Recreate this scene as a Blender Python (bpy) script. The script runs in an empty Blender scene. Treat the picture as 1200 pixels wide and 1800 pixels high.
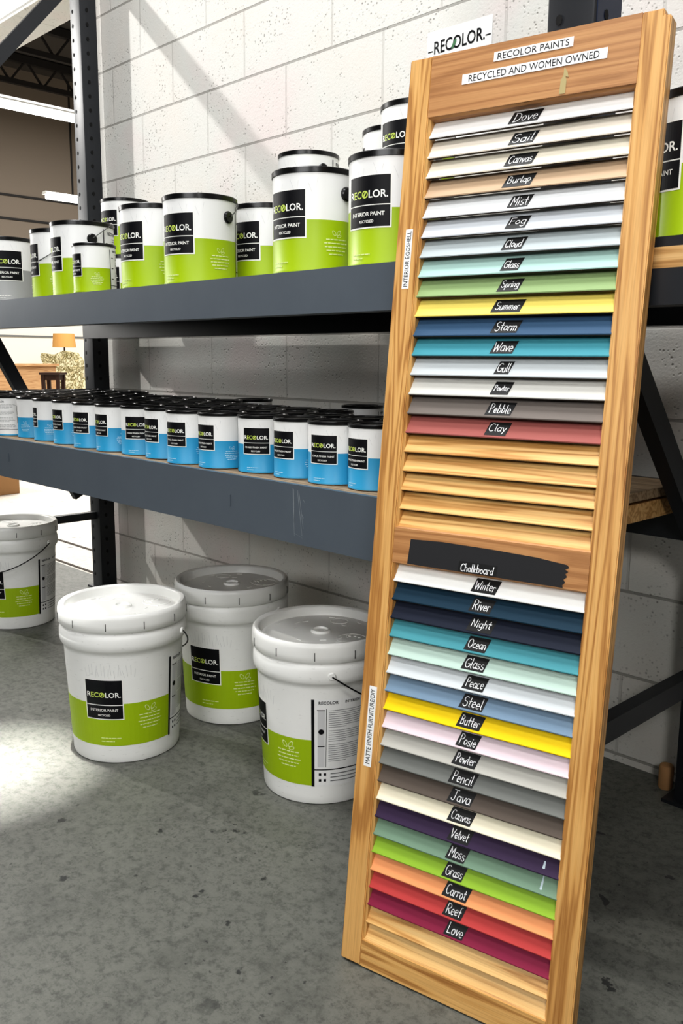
import bpy, bmesh, math, random
from mathutils import Vector, Matrix
random.seed(7)
PI = math.pi
SC = bpy.context.scene
COL = SC.collection

# ------------------------------------------------------------------ helpers
def lin(c):
    def f(x):
        x /= 255.0
        return x/12.92 if x <= .04045 else ((x+.055)/1.055)**2.4
    return (f(c[0]), f(c[1]), f(c[2]), 1.0)

class MB:
    """collects geometry for ONE mesh"""
    def __init__(s): s.v = []; s.f = []; s.m = []
    def add(s, vs, fs, mi=0, mat=None):
        o = len(s.v)
        for p in vs: s.v.append(tuple(mat @ Vector(p)) if mat is not None else tuple(p))
        for f in fs: s.f.append(tuple(i+o for i in f)); s.m.append(mi)
    def box(s, x0, x1, y0, y1, z0, z1, mi=0, bev=0.0, mat=None):
        if bev > 0:
            bm = bmesh.new(); bmesh.ops.create_cube(bm, size=1)
            for v in bm.verts:
                v.co = ((x0+x1)/2+v.co.x*(x1-x0), (y0+y1)/2+v.co.y*(y1-y0), (z0+z1)/2+v.co.z*(z1-z0))
            bmesh.ops.bevel(bm, geom=list(bm.edges), offset=bev, segments=2, affect='EDGES', profile=.6)
            s.bm(bm, mi, mat); bm.free(); return
        vs = [(x0,y0,z0),(x1,y0,z0),(x1,y1,z0),(x0,y1,z0),(x0,y0,z1),(x1,y0,z1),(x1,y1,z1),(x0,y1,z1)]
        s.add(vs, [(0,3,2,1),(4,5,6,7),(0,1,5,4),(1,2,6,5),(2,3,7,6),(3,0,4,7)], mi, mat)
    def bm(s, bm, mi=0, mat=None):
        bm.verts.index_update()
        s.add([v.co[:] for v in bm.verts], [tuple(v.index for v in f.verts) for f in bm.faces], mi, mat)
    def lathe(s, prof, n=48, mi=0, mis=None, mat=None):
        vs = []; fs = []; ms = []; rows = []
        for r, z in prof:
            if r < 1e-6: rows.append([len(vs)]); vs.append((0,0,z))
            else:
                rows.append(list(range(len(vs), len(vs)+n)))
                for k in range(n):
                    a = 2*PI*k/n; vs.append((r*math.cos(a), r*math.sin(a), z))
        o = len(s.v)
        s.add(vs, [], mi, mat)
        for i in range(len(prof)-1):
            a, b = rows[i], rows[i+1]; m = mis[i] if mis else mi
            for k in range(n):
                k2 = (k+1) % n
                if len(a) == 1 and len(b) == 1: continue
                if len(a) == 1: f = (a[0], b[k2], b[k])
                elif len(b) == 1: f = (a[k], a[k2], b[0])
                else: f = (a[k], a[k2], b[k2], b[k])
                s.f.append(tuple(i+o for i in f)); s.m.append(m)
    def tube(s, pts, r, n=8, mi=0, cap=True):
        pts = [Vector(p) for p in pts]; rings = []
        o = len(s.v); ref = None
        for i, p in enumerate(pts):
            t = (pts[min(i+1,len(pts)-1)]-pts[max(i-1,0)]).normalized()
            if ref is None:
                ref = Vector((0,0,1)) if abs(t.z) < .9 else Vector((1,0,0))
            a = t.cross(ref).normalized(); b = a.cross(t).normalized(); ref = b
            for k in range(n):
                an = 2*PI*k/n; q = p+a*(r*math.cos(an))+b*(r*math.sin(an)); s.v.append(tuple(q))
        for i in range(len(pts)-1):
            for k in range(n):
                k2 = (k+1)%n
                s.f.append((o+i*n+k, o+i*n+k2, o+(i+1)*n+k2, o+(i+1)*n+k)); s.m.append(mi)
        if cap:
            s.f.append(tuple(o+k for k in range(n))[::-1]); s.m.append(mi)
            e = o+(len(pts)-1)*n; s.f.append(tuple(e+k for k in range(n))); s.m.append(mi)
    def bar(s, p, q, w, h, up=(0,0,1), mi=0):
        """rectangular bar from p to q, w across, h along up"""
        p, q = Vector(p), Vector(q); t = (q-p).normalized(); u = Vector(up)
        a = t.cross(u).normalized()*(w/2); b = a.cross(t).normalized()*(h/2)
        vs = [p-a-b, p+a-b, p+a+b, p-a+b, q-a-b, q+a-b, q+a+b, q-a+b]
        s.add([tuple(v) for v in vs], [(0,3,2,1),(4,5,6,7),(0,1,5,4),(1,2,6,5),(2,3,7,6),(3,0,4,7)], mi)
    def prism(s, poly, axis, a0, a1, mi=0):
        """poly of 2D points extruded along axis: 'x' -> (y,z), 'y' -> (x,z), 'z' -> (x,y)"""
        def P(u, v, a): return {'x':(a,u,v),'y':(u,a,v),'z':(u,v,a)}[axis]
        n = len(poly)
        vs = [P(u,v,a0) for u,v in poly]+[P(u,v,a1) for u,v in poly]
        fs = [tuple(range(n))[::-1], tuple(range(n,2*n))]
        for i in range(n): fs.append((i,(i+1)%n,n+(i+1)%n,n+i))
        s.add(vs, fs, mi)
    def patch(s, t0, t1, z0, z1, rf, off=.0004, mi=0, seg=None, nz=1):
        """patch on a turned surface; angle 0 faces -Y, positive to +X"""
        n = seg or max(1, int(abs(t1-t0)/math.radians(5)))
        vs = []; fs = []
        for j in range(nz+1):
            z = z0+(z1-z0)*j/nz
            for i in range(n+1):
                t = t0+(t1-t0)*i/n; r = rf(z)+off
                vs.append((r*math.sin(t), -r*math.cos(t), z))
        for j in range(nz):
            for i in range(n):
                a = j*(n+1)+i; fs.append((a, a+1, a+n+2, a+n+1))
        s.add(vs, fs, mi)
    def wrap(s, vs2, fs, tc, zc, rf, off=.0007, mi=0):
        """wrap a flat shape (x,z) onto a turned surface centred at angle tc, height zc"""
        vs = []
        for x, z in vs2:
            zz = zc+z; r = rf(zz); t = tc+x/r; r += off
            vs.append((r*math.sin(t), -r*math.cos(t), zz))
        s.add(vs, fs, mi)
    def build(s, name, mats, parent=None, smooth=None, loc=None):
        me = bpy.data.meshes.new(name)
        me.from_pydata(s.v, [], s.f)
        for m in (mats if isinstance(mats, (list,tuple)) else [mats]): me.materials.append(m)
        me.polygons.foreach_set('material_index', s.m)
        bm = bmesh.new(); bm.from_mesh(me)
        if smooth != 'flat2d': bmesh.ops.recalc_face_normals(bm, faces=bm.faces)
        bm.to_mesh(me); bm.free()
        if smooth and smooth != 'flat2d':
            me.polygons.foreach_set('use_smooth', [True]*len(me.polygons))
            me.set_sharp_from_angle(angle=math.radians(smooth))
        me.update()
        o = bpy.data.objects.new(name, me); COL.objects.link(o)
        if parent is not None: o.parent = parent
        if loc: o.location = loc
        return o

def tag(o, label=None, cat=None, group=None, kind=None):
    if label: o['label'] = label
    if cat: o['category'] = cat
    if group: o['group'] = group
    if kind: o['kind'] = kind
    return o
def empty(name, loc=(0,0,0), rz=0):
    o = bpy.data.objects.new(name, None); COL.objects.link(o)
    o.location = loc; o.rotation_euler = (0,0,rz); o.empty_display_size = .05
    return o
def kids(o): return [c for c in bpy.data.objects if c.parent == o]
def copy_tree(o, ks, parent=None):
    c = o.copy(); COL.objects.link(c); c.parent = parent
    for ch, sub in ks: copy_tree(ch, sub, c)
    return c
def tree_of(o): return [(c, tree_of(c)) for c in kids(o)]

# ------------------------------------------------------------------ lettering
_tc = {}
def text2d(txt, bold=0.0, shear=0.0, space=1.0):
    key = (txt, bold, shear, space)
    if key in _tc: return _tc[key]
    cu = bpy.data.curves.new('t', 'FONT'); cu.body = txt; cu.size = 1; cu.resolution_u = 3
    cu.offset = bold; cu.shear = shear; cu.space_character = space; cu.fill_mode = 'FRONT'
    o = bpy.data.objects.new('t', cu); COL.objects.link(o)
    dg = bpy.context.evaluated_depsgraph_get()
    me = bpy.data.meshes.new_from_object(o.evaluated_get(dg))
    vs = [(v.co.x, v.co.y) for v in me.vertices]; fs = [tuple(p.vertices) for p in me.polygons]
    bpy.data.objects.remove(o); bpy.data.curves.remove(cu); bpy.data.meshes.remove(me)
    x0 = min(v[0] for v in vs); x1 = max(v[0] for v in vs)
    z0 = min(v[1] for v in vs); z1 = max(v[1] for v in vs)
    _tc[key] = (vs, fs, x0, x1, z0, z1); return _tc[key]
def fit_text(txt, w=None, h=None, bold=0.02, shear=0.0, align='c', space=1.0):
    """returns verts, faces scaled to width w (and height h), centred on 0,0"""
    vs, fs, x0, x1, z0, z1 = text2d(txt, bold, shear, space)
    sx = (w/(x1-x0)) if w else h/(z1-z0)
    sz = (h/(z1-z0)) if h else sx
    ox = (x0+x1)/2 if align == 'c' else x0
    return [((x-ox)*sx, (z-(z0+z1)/2)*sz) for x, z in vs], fs
# chalk-pen handwriting: every letter as pen strokes, baseline 0, capitals 1 high
def arc(cx, cy, rx, ry, a0, a1, n=9):
    return [(cx+rx*math.cos(math.radians(a0+(a1-a0)*i/n)), cy+ry*math.sin(math.radians(a0+(a1-a0)*i/n))) for i in range(n+1)]
GL = {
'D':(.72,[[(.1,0),(.1,1)],[(.02,1)]+arc(.15,.5,.5,.5,90,-90)+[(.02,0)]]),
'S':(.62,[arc(.32,.74,.24,.25,40,200)+arc(.3,.26,.26,.27,110,-160)]),
'C':(.66,[arc(.38,.5,.32,.5,50,310)]),
'B':(.62,[[(.1,0),(.1,1)],[(.1,1)]+arc(.2,.76,.26,.24,90,-90)+[(.1,.52)],[(.1,.52)]+arc(.22,.26,.3,.26,90,-90)+[(.1,0)]]),
'M':(.8,[[(.08,0),(.12,1),(.4,.35),(.66,1),(.72,0)]]),
'F':(.56,[[(.1,0),(.1,1),(.54,1)],[(.1,.54),(.46,.54)]]),
'G':(.72,[arc(.4,.5,.34,.5,50,330)+[(.7,.42),(.42,.42)]]),
'W':(.9,[[(.04,1),(.22,0),(.44,.75),(.64,0),(.86,1)]]),
'P':(.58,[[(.1,0),(.1,1)],[(.1,1)]+arc(.22,.74,.28,.26,90,-90)+[(.1,.48)]]),
'R':(.7,[[(.1,0),(.1,1)],[(.1,1)]+arc(.26,.74,.34,.26,90,-90)+[(.1,.48)],[(.26,.48),(.64,0)]]),
'N':(.7,[[(.08,0),(.1,1),(.56,0),(.6,1)]]),
'O':(.78,[arc(.4,.5,.33,.5,80,440)]),
'J':(.6,[[(.1,1),(.6,1)],[(.38,1)]+arc(.2,.22,.18,.22,0,-160)]),
'V':(.66,[[(.04,1),(.32,0),(.62,1)]]),
'L':(.56,[[(.12,1),(.1,0),(.54,.03)]]),
'a':(.52,[arc(.25,.27,.2,.27,40,330)+[(.44,.2)],[(.45,.54),(.45,.08),(.52,0)]]),
'b':(.5,[[(.08,1),(.08,0)],[(.08,.1)]+arc(.25,.27,.19,.27,-140,140)]),
'c':(.46,[arc(.28,.27,.22,.27,55,310)]),
'd':(.52,[arc(.25,.27,.2,.27,40,330),[(.46,1),(.45,0)]]),
'e':(.48,[[(.06,.28),(.42,.32)]+arc(.25,.28,.19,.27,10,315)]),
'f':(.4,[arc(.32,.8,.14,.2,60,180)+[(.18,0)],[(.02,.5),(.36,.5)]]),
'g':(.52,[arc(.25,.27,.2,.27,40,330),[(.45,.54),(.45,-.2)]+arc(.27,-.2,.18,.18,0,-150)]),
'h':(.5,[[(.08,1),(.08,0)],[(.08,.3)]+arc(.25,.34,.17,.2,160,10)+[(.43,0)]]),
'i':(.22,[[(.1,.54),(.1,0)],[(.1,.76),(.11,.8)]]),
'k':(.48,[[(.08,1),(.08,0)],[(.42,.52),(.1,.24),(.44,0)]]),
'l':(.24,[[(.1,1),(.1,.08),(.2,0)]]),
'm':(.76,[[(.08,.54),(.08,0)],[(.08,.36)]+arc(.22,.36,.14,.18,160,0)+[(.36,0)],[(.36,.36)]+arc(.5,.36,.15,.18,160,0)+[(.66,0)]]),
'n':(.5,[[(.08,.54),(.08,0)],[(.08,.3)]+arc(.25,.34,.17,.2,160,10)+[(.43,0)]]),
'o':(.5,[arc(.25,.27,.2,.27,80,440)]),
'p':(.5,[[(.08,.54),(.08,-.36)],[(.08,.4)]+arc(.25,.27,.19,.27,140,-140)]),
'r':(.4,[[(.08,.54),(.08,0)],[(.08,.32)]+arc(.26,.34,.17,.2,160,40)]),
's':(.42,[arc(.22,.4,.15,.14,40,220)+arc(.2,.14,.17,.14,80,-160)]),
't':(.4,[[(.18,.92),(.18,.1),(.3,0)],[(.02,.56),(.36,.58)]]),
'u':(.5,[[(.07,.54),(.07,.2)]+arc(.24,.17,.17,.17,180,340)+[(.42,.54)],[(.42,.54),(.44,0)]]),
'v':(.44,[[(.04,.54),(.22,0),(.42,.54)]]),
'w':(.62,[[(.04,.54),(.17,0),(.31,.42),(.45,0),(.6,.54)]]),
'y':(.48,[[(.05,.54),(.24,.06)],[(.44,.54),(.16,-.34)]]),
}
def hand(word, w, h, rnd):
    """ribbon strokes for a hand-lettered word, centred, within w by h"""
    x = 0; strokes = []
    for ch in word:
        adv, st = GL[ch]; dy = rnd.uniform(-.04,.04); sc = rnd.uniform(.94,1.06)
        for s_ in st: strokes.append([(x+px*sc+.16*py, py*sc+dy) for px, py in s_])
        x += adv*sc+.05
    xs = [p[0] for s_ in strokes for p in s_]; ys = [p[1] for s_ in strokes for p in s_]
    x0, x1, y0, y1 = min(xs), max(xs), min(ys), max(ys)
    sx = w/(x1-x0); sy = h/(y1-y0)
    if sy > sx*1.35: sy = sx*1.35
    if sx > sy*1.35: sx = sy*1.35
    V = []; F = []; hw = .00062
    for s_ in strokes:
        q = [Vector(((px-(x0+x1)/2)*sx, (py-(y0+y1)/2)*sy)) for px, py in s_]
        if len(q) == 1: continue
        for i in range(len(q)-1):
            a, b = q[i], q[i+1]; d = (b-a)
            if d.length < 1e-7: continue
            d.normalize(); nrm = Vector((-d.y, d.x))*hw; a2 = a-d*hw*.6; b2 = b+d*hw*.6
            o = len(V)
            V += [tuple(a2-nrm), tuple(b2-nrm), tuple(b2+nrm), tuple(a2+nrm)]; F.append((o,o+1,o+2,o+3))
    return V, F

# ------------------------------------------------------------------ materials
def mat(name, col, rough=.5, metal=0.0, spec=.5, emit=None, es=1.0, coat=0):
    m = bpy.data.materials.new(name); m.use_nodes = True
    b = m.node_tree.nodes['Principled BSDF']
    b.inputs['Base Color'].default_value = lin(col) if max(col) > 1.01 else (*col[:3], 1)
    b.inputs['Roughness'].default_value = rough; b.inputs['Metallic'].default_value = metal
    b.inputs['Specular IOR Level'].default_value = spec
    if coat: b.inputs['Coat Weight'].default_value = coat
    if emit:
        b.inputs['Emission Color'].default_value = lin(emit); b.inputs['Emission Strength'].default_value = es
    return m
class NT:
    def __init__(s, m): s.t = m.node_tree; s.n = s.t.nodes; s.b = s.n['Principled BSDF']
    def new(s, typ, **kw):
        n = s.n.new(typ)
        for k, v in kw.items():
            if k in n.inputs: n.inputs[k].default_value = v
            else: setattr(n, k, v)
        return n
    def link(s, a, b): s.t.links.new(a, b)
    def math(s, op, a, b=None, clamp=False):
        n = s.n.new('ShaderNodeMath'); n.operation = op; n.use_clamp = clamp
        for i, x in enumerate((a, b)):
            if x is None: continue
            if isinstance(x, (int, float)): n.inputs[i].default_value = x
            else: s.link(x, n.inputs[i])
        return n.outputs[0]
    def ramp(s, fac, stops):
        n = s.n.new('ShaderNodeValToRGB'); cr = n.color_ramp
        while len(cr.elements) > 1: cr.elements.remove(cr.elements[0])
        cr.elements[0].position = stops[0][0]; cr.elements[0].color = stops[0][1]
        for p, c in stops[1:]:
            e = cr.elements.new(p); e.color = c
        s.link(fac, n.inputs[0]); return n.outputs[0]
    def mix(s, fac, a, b, mode='MIX'):
        n = s.n.new('ShaderNodeMix'); n.data_type = 'RGBA'; n.blend_type = mode
        for i, x in ((0, fac), (6, a), (7, b)):
            if isinstance(x, (int, float)): n.inputs[i].default_value = x
            elif isinstance(x, tuple): n.inputs[i].default_value = x
            else: s.link(x, n.inputs[i])
        return n.outputs[2]
    def coord(s, scale=(1,1,1), loc=(0,0,0), which='Object', rot=(0,0,0)):
        tc = s.n.new('ShaderNodeTexCoord'); mp = s.n.new('ShaderNodeMapping')
        mp.inputs['Scale'].default_value = scale; mp.inputs['Location'].default_value = loc; mp.inputs['Rotation'].default_value = rot
        s.link(tc.outputs[which], mp.inputs[0]); return mp.outputs[0]
    def noise(s, vec, scale, detail=4, rough=.55, dist=0):
        n = s.n.new('ShaderNodeTexNoise'); n.inputs['Scale'].default_value = scale
        n.inputs['Detail'].default_value = detail; n.inputs['Roughness'].default_value = rough; n.inputs['Distortion'].default_value = dist
        s.link(vec, n.inputs['Vector']); return n.outputs['Fac']
    def bump(s, h, st=.3, d=.01):
        n = s.n.new('ShaderNodeBump'); n.inputs['Strength'].default_value = st; n.inputs['Distance'].default_value = d
        s.link(h, n.inputs['Height']); s.link(n.outputs[0], s.b.inputs['Normal']); return n
def G(v): return (v, v, v, 1)

def wood_mat(name, axis, dark, base, light, rough=.45, seed=0.0, lines=1.0):
    m = mat(name, base, rough); t = NT(m)
    sc = {'x':(.05,1,1),'y':(1,.05,1),'z':(1,1,.05)}[axis]
    vec = t.coord(sc, (seed, seed*1.7, seed*.6))
    big = t.noise(vec, 16, 3, .5, .25)
    ring = t.math('SINE', t.math('ADD', t.math('MULTIPLY', big, 75.0), 0.0))
    ring = t.math('ADD', t.math('MULTIPLY', ring, .5), .5)
    c = t.ramp(ring, [(0, lin(dark)), (.06, lin(dark)), (.4*lines, lin(base)), (1, lin(light))])
    sc2 = {'x':(.02,1,1),'y':(1,.02,1),'z':(1,1,.02)}[axis]
    fine = t.noise(t.coord(sc2, (seed*3,1,seed)), 420, 3, .6)
    c = t.mix(.4, c, t.ramp(fine, [(.3, lin(dark)), (.55, lin(base)), (.8, lin(light))]))
    pat = t.noise(t.coord((1,1,1)), 3.2, 2)
    c = t.mix(t.math('MULTIPLY', pat, .35), c, lin(dark), 'MULTIPLY')
    t.link(c, t.b.inputs['Base Color']); t.bump(fine, .12, .002)
    return m

M = {}
M['white'] = mat('white_label', (238,238,236), .38)
M['green'] = mat('green_label', (160,188,2), .42)
M['greyband'] = mat('grey_label', (160,161,160), .4)
M['blue'] = mat('blue_label', (50,152,196), .42)
M['black'] = mat('black_print', (12,12,17), .5, spec=.25)
M['ink'] = mat('white_print', (246,246,240), .5)
M['limeink'] = mat('lime_print', (196,214,96), .5)
M['paleink'] = mat('pale_print', (226,238,170), .5)
M['paleblue'] = mat('pale_blue_print', (196,228,242), .5)
M['greyink'] = mat('grey_print', (120,122,122), .6)
M['faint'] = mat('faint_print', (205,205,205), .6)
M['lidblack'] = mat('black_lid', (12,12,13), .28)
M['wire'] = mat('steel_wire', (110,110,108), .35, .9)
M['darkwire'] = mat('dark_wire', (40,40,40), .4, .8)
def plastic():
    m = mat('bucket_plastic', (236,236,232), .42); t = NT(m)
    n = t.noise(t.coord((1,1,1)), 14, 4); n2 = t.noise(t.coord((1,1,5)), 60, 3)
    c = t.mix(t.math('MULTIPLY', n, .25), lin((242,242,239)), lin((205,205,196)))
    c = t.mix(t.ramp(n2, [(.66, G(0)), (.72, G(.35))]), c, lin((150,150,142)))
    t.link(c, t.b.inputs['Base Color']); t.bump(n2, .04, .002); return m
M['plastic'] = plastic()
M['plasticlid'] = mat('bucket_lid_plastic', (232,232,228), .33)
M['slot'] = mat('dark_slot', (70,70,68), .7)
def rackpaint(name, c0, c1, rough):
    m = mat(name, c0, rough); t = NT(m)
    n = t.noise(t.coord((1,1,1)), 7, 4); sc = t.noise(t.coord((1,1,.2), (.3,0,.1)), 55, 5, .7)
    c = t.mix(n, lin(c0), lin(c1))
    c = t.mix(t.ramp(sc, [(.74, G(0)), (.78, G(.5))]), c, lin((150,155,158)))
    t.link(c, t.b.inputs['Base Color']); t.bump(n, .05, .01); return m
M['beam'] = rackpaint('slate_blue_beam', (88,96,104), (77,85,94), .42)
M['post'] = rackpaint('dark_rack_paint', (38,41,46), (28,30,34), .45)
M['bluepost'] = rackpaint('navy_rack_paint', (20,36,66), (16,28,52), .45)
M['scrape'] = mat('scraped_paint', (150,156,160), .5)
M['hole'] = mat('punched_hole', (6,6,6), .9)
M['deck'] = wood_mat('particle_board', 'x', (120,98,74), (158,134,104), (182,160,130), .7)
M['shadedeck'] = mat('shade_toned_board', (30,29,28), .8)  # dark tone paints in the shade under the upper shelf
M['pine'] = wood_mat('pine_plank', 'x', (170,126,72), (214,172,112), (232,196,140), .55)
M['stile'] = wood_mat('pine_stile', 'z', (164,112,54), (222,172,102), (236,192,124), .45, 1.3)
M['rail'] = wood_mat('pine_rail', 'x', (164,116,70), (192,142,92), (204,156,104), .45, 2.1)
M['railpale'] = wood_mat('pale_pine_rail', 'x', (160,108,52), (222,174,104), (236,194,126), .45, 4.1)
M['slatwood'] = wood_mat('pine_slat', 'x', (192,138,72), (238,192,122), (248,212,146), .42, 3.3)
M['slatshade'] = mat('shade_toned_underside', (52,40,30), .7)  # dark brown stands in for the shade under and behind the slats
M['tape'] = mat('white_tape', (242,242,240), .45)
M['tagblack'] = mat('black_vinyl', (14,14,14), .55)
M['chalk'] = mat('chalk_ink', (245,245,245), .7)
M['chalkboard'] = mat('chalkboard_paint', (38,38,40), .85)
M['putty'] = mat('putty_paint', (176,160,112), .6)
M['drip'] = mat('pale_drip', (190,205,212), .5)
M['card'] = mat('cardboard', (178,136,92), .8)

def cmu():
    m = mat('painted_block', (232,229,222), .6, spec=.3); t = NT(m)
    tc = t.n.new('ShaderNodeTexCoord'); sx = t.n.new('ShaderNodeSeparateXYZ'); t.link(tc.outputs['Object'], sx.inputs[0])
    cb = t.n.new('ShaderNodeCombineXYZ')
    t.link(t.math('ADD', sx.outputs[0], 2.7907+40.64), cb.inputs[0]); t.link(t.math('ADD', sx.outputs[2], -1.6447+8.128), cb.inputs[1])
    br = t.n.new('ShaderNodeTexBrick'); t.link(cb.outputs[0], br.inputs['Vector'])
    br.offset = .5; br.offset_frequency = 2; br.squash = 1
    for k, v in (('Scale',1.0),('Mortar Size',.0042),('Mortar Smooth',.25),('Bias',0.0),('Brick Width',.4064),('Row Height',.2032)): br.inputs[k].default_value = v
    br.inputs['Color1'].default_value = G(1); br.inputs['Color2'].default_value = G(.93); br.inputs['Mortar'].default_value = G(.5)
    # only the bed joints read dark, head joints are nearly filled with paint
    fz = t.math('FRACT', t.math('DIVIDE', cb.outputs[0].node.inputs[1].links[0].from_socket, .2032))
    bed = t.math('LESS_THAN', t.math('ABSOLUTE', t.math('SUBTRACT', fz, .5)), .482)     # 1 inside block, 0 in the bed joint
    v = t.coord((1,1,1))
    blot = t.noise(v, 2.6, 3)
    c = t.ramp(blot, [(.3, lin((220,214,206))), (.5, lin((217,216,210))), (.7, lin((221,210,206)))])
    pits = t.n.new('ShaderNodeTexVoronoi'); pits.inputs['Scale'].default_value = 85; pits.inputs['Randomness'].default_value = 1
    t.link(v, pits.inputs['Vector'])
    area = t.noise(v, 11, 4, .7)
    pit = t.math('MULTIPLY', t.ramp(pits.outputs['Distance'], [(.10, G(1)), (.3, G(0))]), t.ramp(area, [(.46, G(0)), (.62, G(1))]))
    fine = t.noise(v, 160, 5, .7)
    c = t.mix(t.math('MULTIPLY', pit, .6), c, lin((96,92,86)))
    c = t.mix(t.ramp(fine, [(.62, G(0)), (.74, G(.5))]), c, lin((150,146,140)))
    c = t.mix(t.math('MULTIPLY', br.outputs['Fac'], .22), c, lin((120,116,110)))
    c = t.mix(t.math('MULTIPLY', t.math('MULTIPLY', br.outputs['Fac'], t.math('SUBTRACT', 1.0, bed)), .42), c, lin((96,90,82)))
    t.link(c, t.b.inputs['Base Color'])
    h = t.math('SUBTRACT', t.math('ADD', t.math('MULTIPLY', fine, .35), 1.0), t.math('ADD', t.math('MULTIPLY', br.outputs['Fac'], 1.2), t.math('MULTIPLY', pit, .5)))
    t.bump(h, .55, .006); return m
M['cmu'] = cmu()
def floorm(name, c0, c1, c2, mark):
    m = mat(name, c0, .45); t = NT(m); v = t.coord((1,1,1))
    a = t.noise(v, 1.4, 6, .6); b = t.noise(v, 46, 12, .82, .15); d = t.noise(t.coord((.22,2.2,1), rot=(0,0,.6)), 70, 10, .8, .5)
    d2 = t.noise(t.coord((2.2,.22,1), rot=(0,0,.3)), 55, 10, .8, .5); e = t.noise(v, 7, 10, .75)
    c = t.ramp(a, [(.3, lin(c0)), (.7, lin(c1))])
    c = t.mix(t.ramp(b, [(.40, G(.75)), (.52, G(0))]), c, lin(c2))
    c = t.mix(t.ramp(b, [(.58, G(0)), (.70, G(.5))]), c, lin(mark))
    c = t.mix(t.ramp(d, [(.58, G(0)), (.66, G(.7))]), c, lin(c2))
    c = t.mix(t.ramp(d2, [(.60, G(0)), (.68, G(.45))]), c, lin(mark))
    c = t.mix(t.ramp(e, [(.36, G(.4)), (.5, G(0))]), c, lin(c2))
    # chips and drips of old dark paint
    sp = t.noise(v, 15, 5, .55, .2); sp2 = t.noise(v, 2.0, 2); sp3 = t.noise(v, 75, 3, .5)
    spot = t.math('MULTIPLY', t.ramp(sp, [(.655, G(0)), (.675, G(1))]), t.ramp(sp2, [(.46, G(0)), (.56, G(1))]))
    speck = t.math('MULTIPLY', t.ramp(sp3, [(.69, G(0)), (.72, G(1))]), t.ramp(sp2, [(.4, G(0)), (.6, G(1))]))
    c = t.mix(t.math('MULTIPLY', t.math('MAXIMUM', spot, speck), .85), c, lin((28,29,30)))
    t.link(c, t.b.inputs['Base Color'])
    t.link(t.ramp(b, [(.3, G(.55)), (.7, G(.4))]), t.b.inputs['Roughness'])
    t.bump(t.math('ADD', b, d), .2, .003); return m
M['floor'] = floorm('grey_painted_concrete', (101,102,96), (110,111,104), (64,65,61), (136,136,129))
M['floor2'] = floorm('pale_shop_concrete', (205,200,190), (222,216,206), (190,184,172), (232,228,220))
M['joint'] = mat('floor_joint', (70,62,54), .9)
M['ceil'] = mat('dark_deck_ceiling', (58,54,50), .8)
M['joist'] = mat('dark_joist', (26,23,22), .7)
M['drywall'] = mat('taupe_wall', (118,108,97), .8)
M['whitewall'] = mat('white_far_wall', (240,236,226), .8)
M['tubeglow'] = mat('lit_tube', (255,255,255), .5, emit=(255,255,250), es=6)
M['fixture'] = mat('white_fixture', (225,225,222), .5)

def struct(o, label=None): return tag(o, label=label, kind='structure')

# ------------------------------------------------------------------ camera (f 1543 px on 1200x1800)
H = .9585
cam = bpy.data.cameras.new('camera'); co = bpy.data.objects.new('camera', cam); COL.objects.link(co)
r_ = (0.6990651395725289, 0.7150140910397034, 0.00792339883557842)
u_ = (-0.12765964809532598, 0.11389401597279995, 0.9852569042507469)
f_ = (-0.7035701421199014, 0.6897702535919149, -0.17089778341782913)
mw = Matrix(((r_[0],u_[0],-f_[0],0),(r_[1],u_[1],-f_[1],0),(r_[2],u_[2],-f_[2],H),(0,0,0,1)))
co.matrix_world = mw
cam.sensor_fit = 'VERTICAL'; cam.sensor_height = 36; cam.lens = 1543.0/1800*36; cam.clip_start = .05; cam.clip_end = 100
SC.camera = co

# ------------------------------------------------------------------ setting
YW = 1.8856; XE = -3.344
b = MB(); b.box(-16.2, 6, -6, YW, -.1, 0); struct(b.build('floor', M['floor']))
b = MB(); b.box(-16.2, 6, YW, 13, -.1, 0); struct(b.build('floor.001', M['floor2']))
b = MB(); b.box(-9, XE, 1.897, 1.912, 0, .003); b.box(-9, XE, 2.125, 2.142, 0, .003); struct(b.build('trim_1', M['joint']))
b = MB(); b.box(XE, 4, YW, YW+.2, 0, 5.2); b.box(-16, XE, YW, YW+.2, 2.443, 5.2)
struct(b.build('wall_back', M['cmu']))
b = MB(); b.box(-16.2, -16, 2.2, 13, 0, 1.9, 1); b.box(-16.2, -16, 2.2, 13, 1.9, 6.1, 0)
for z in (3.42, 3.83): b.box(-16, -15.985, 2.2, 13, z-.02, z+.02, 2)
for y in (6.9, 8.5): b.box(-16, -15.985, y-.015, y+.015, 3.83, 6.0, 2)
b.box(-16, -15.98, 2.2, 13, 1.33, 1.36, 3)
struct(b.build('wall_left', [M['drywall'], M['whitewall'], M['joist'], M['greyink']]))
b = MB(); b.box(-16.2, 6, YW+.2, 13, 6.0, 6.1); struct(b.build('ceiling', M['ceil']))
b = MB(); b.box(-16.2, 6, 13, 13.1, 0, 6.1); struct(b.build('wall_right', M['drywall']))
# roof joists over the shop, seen black against the wall top
for i, x in enumerate((-15.2, -13.6, -12.0, -10.4, -8.8, -7.2)):
    b = MB(); b.box(x-.05, x+.05, 2.2, 13, 5.86, 5.98, 0); b.box(x-.04, x+.04, 2.2, 13, 5.5, 5.58, 0)
    for k in range(18):
        y = 2.3+k*.59; b.bar((x, y, 5.54), (x, y+.295, 5.92), .03, .03, (1,0,0)); b.bar((x, y+.295, 5.92), (x, y+.59, 5.54), .03, .03, (1,0,0))
    struct(b.build('trim_%d' % (i+2), M['joist']))

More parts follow.
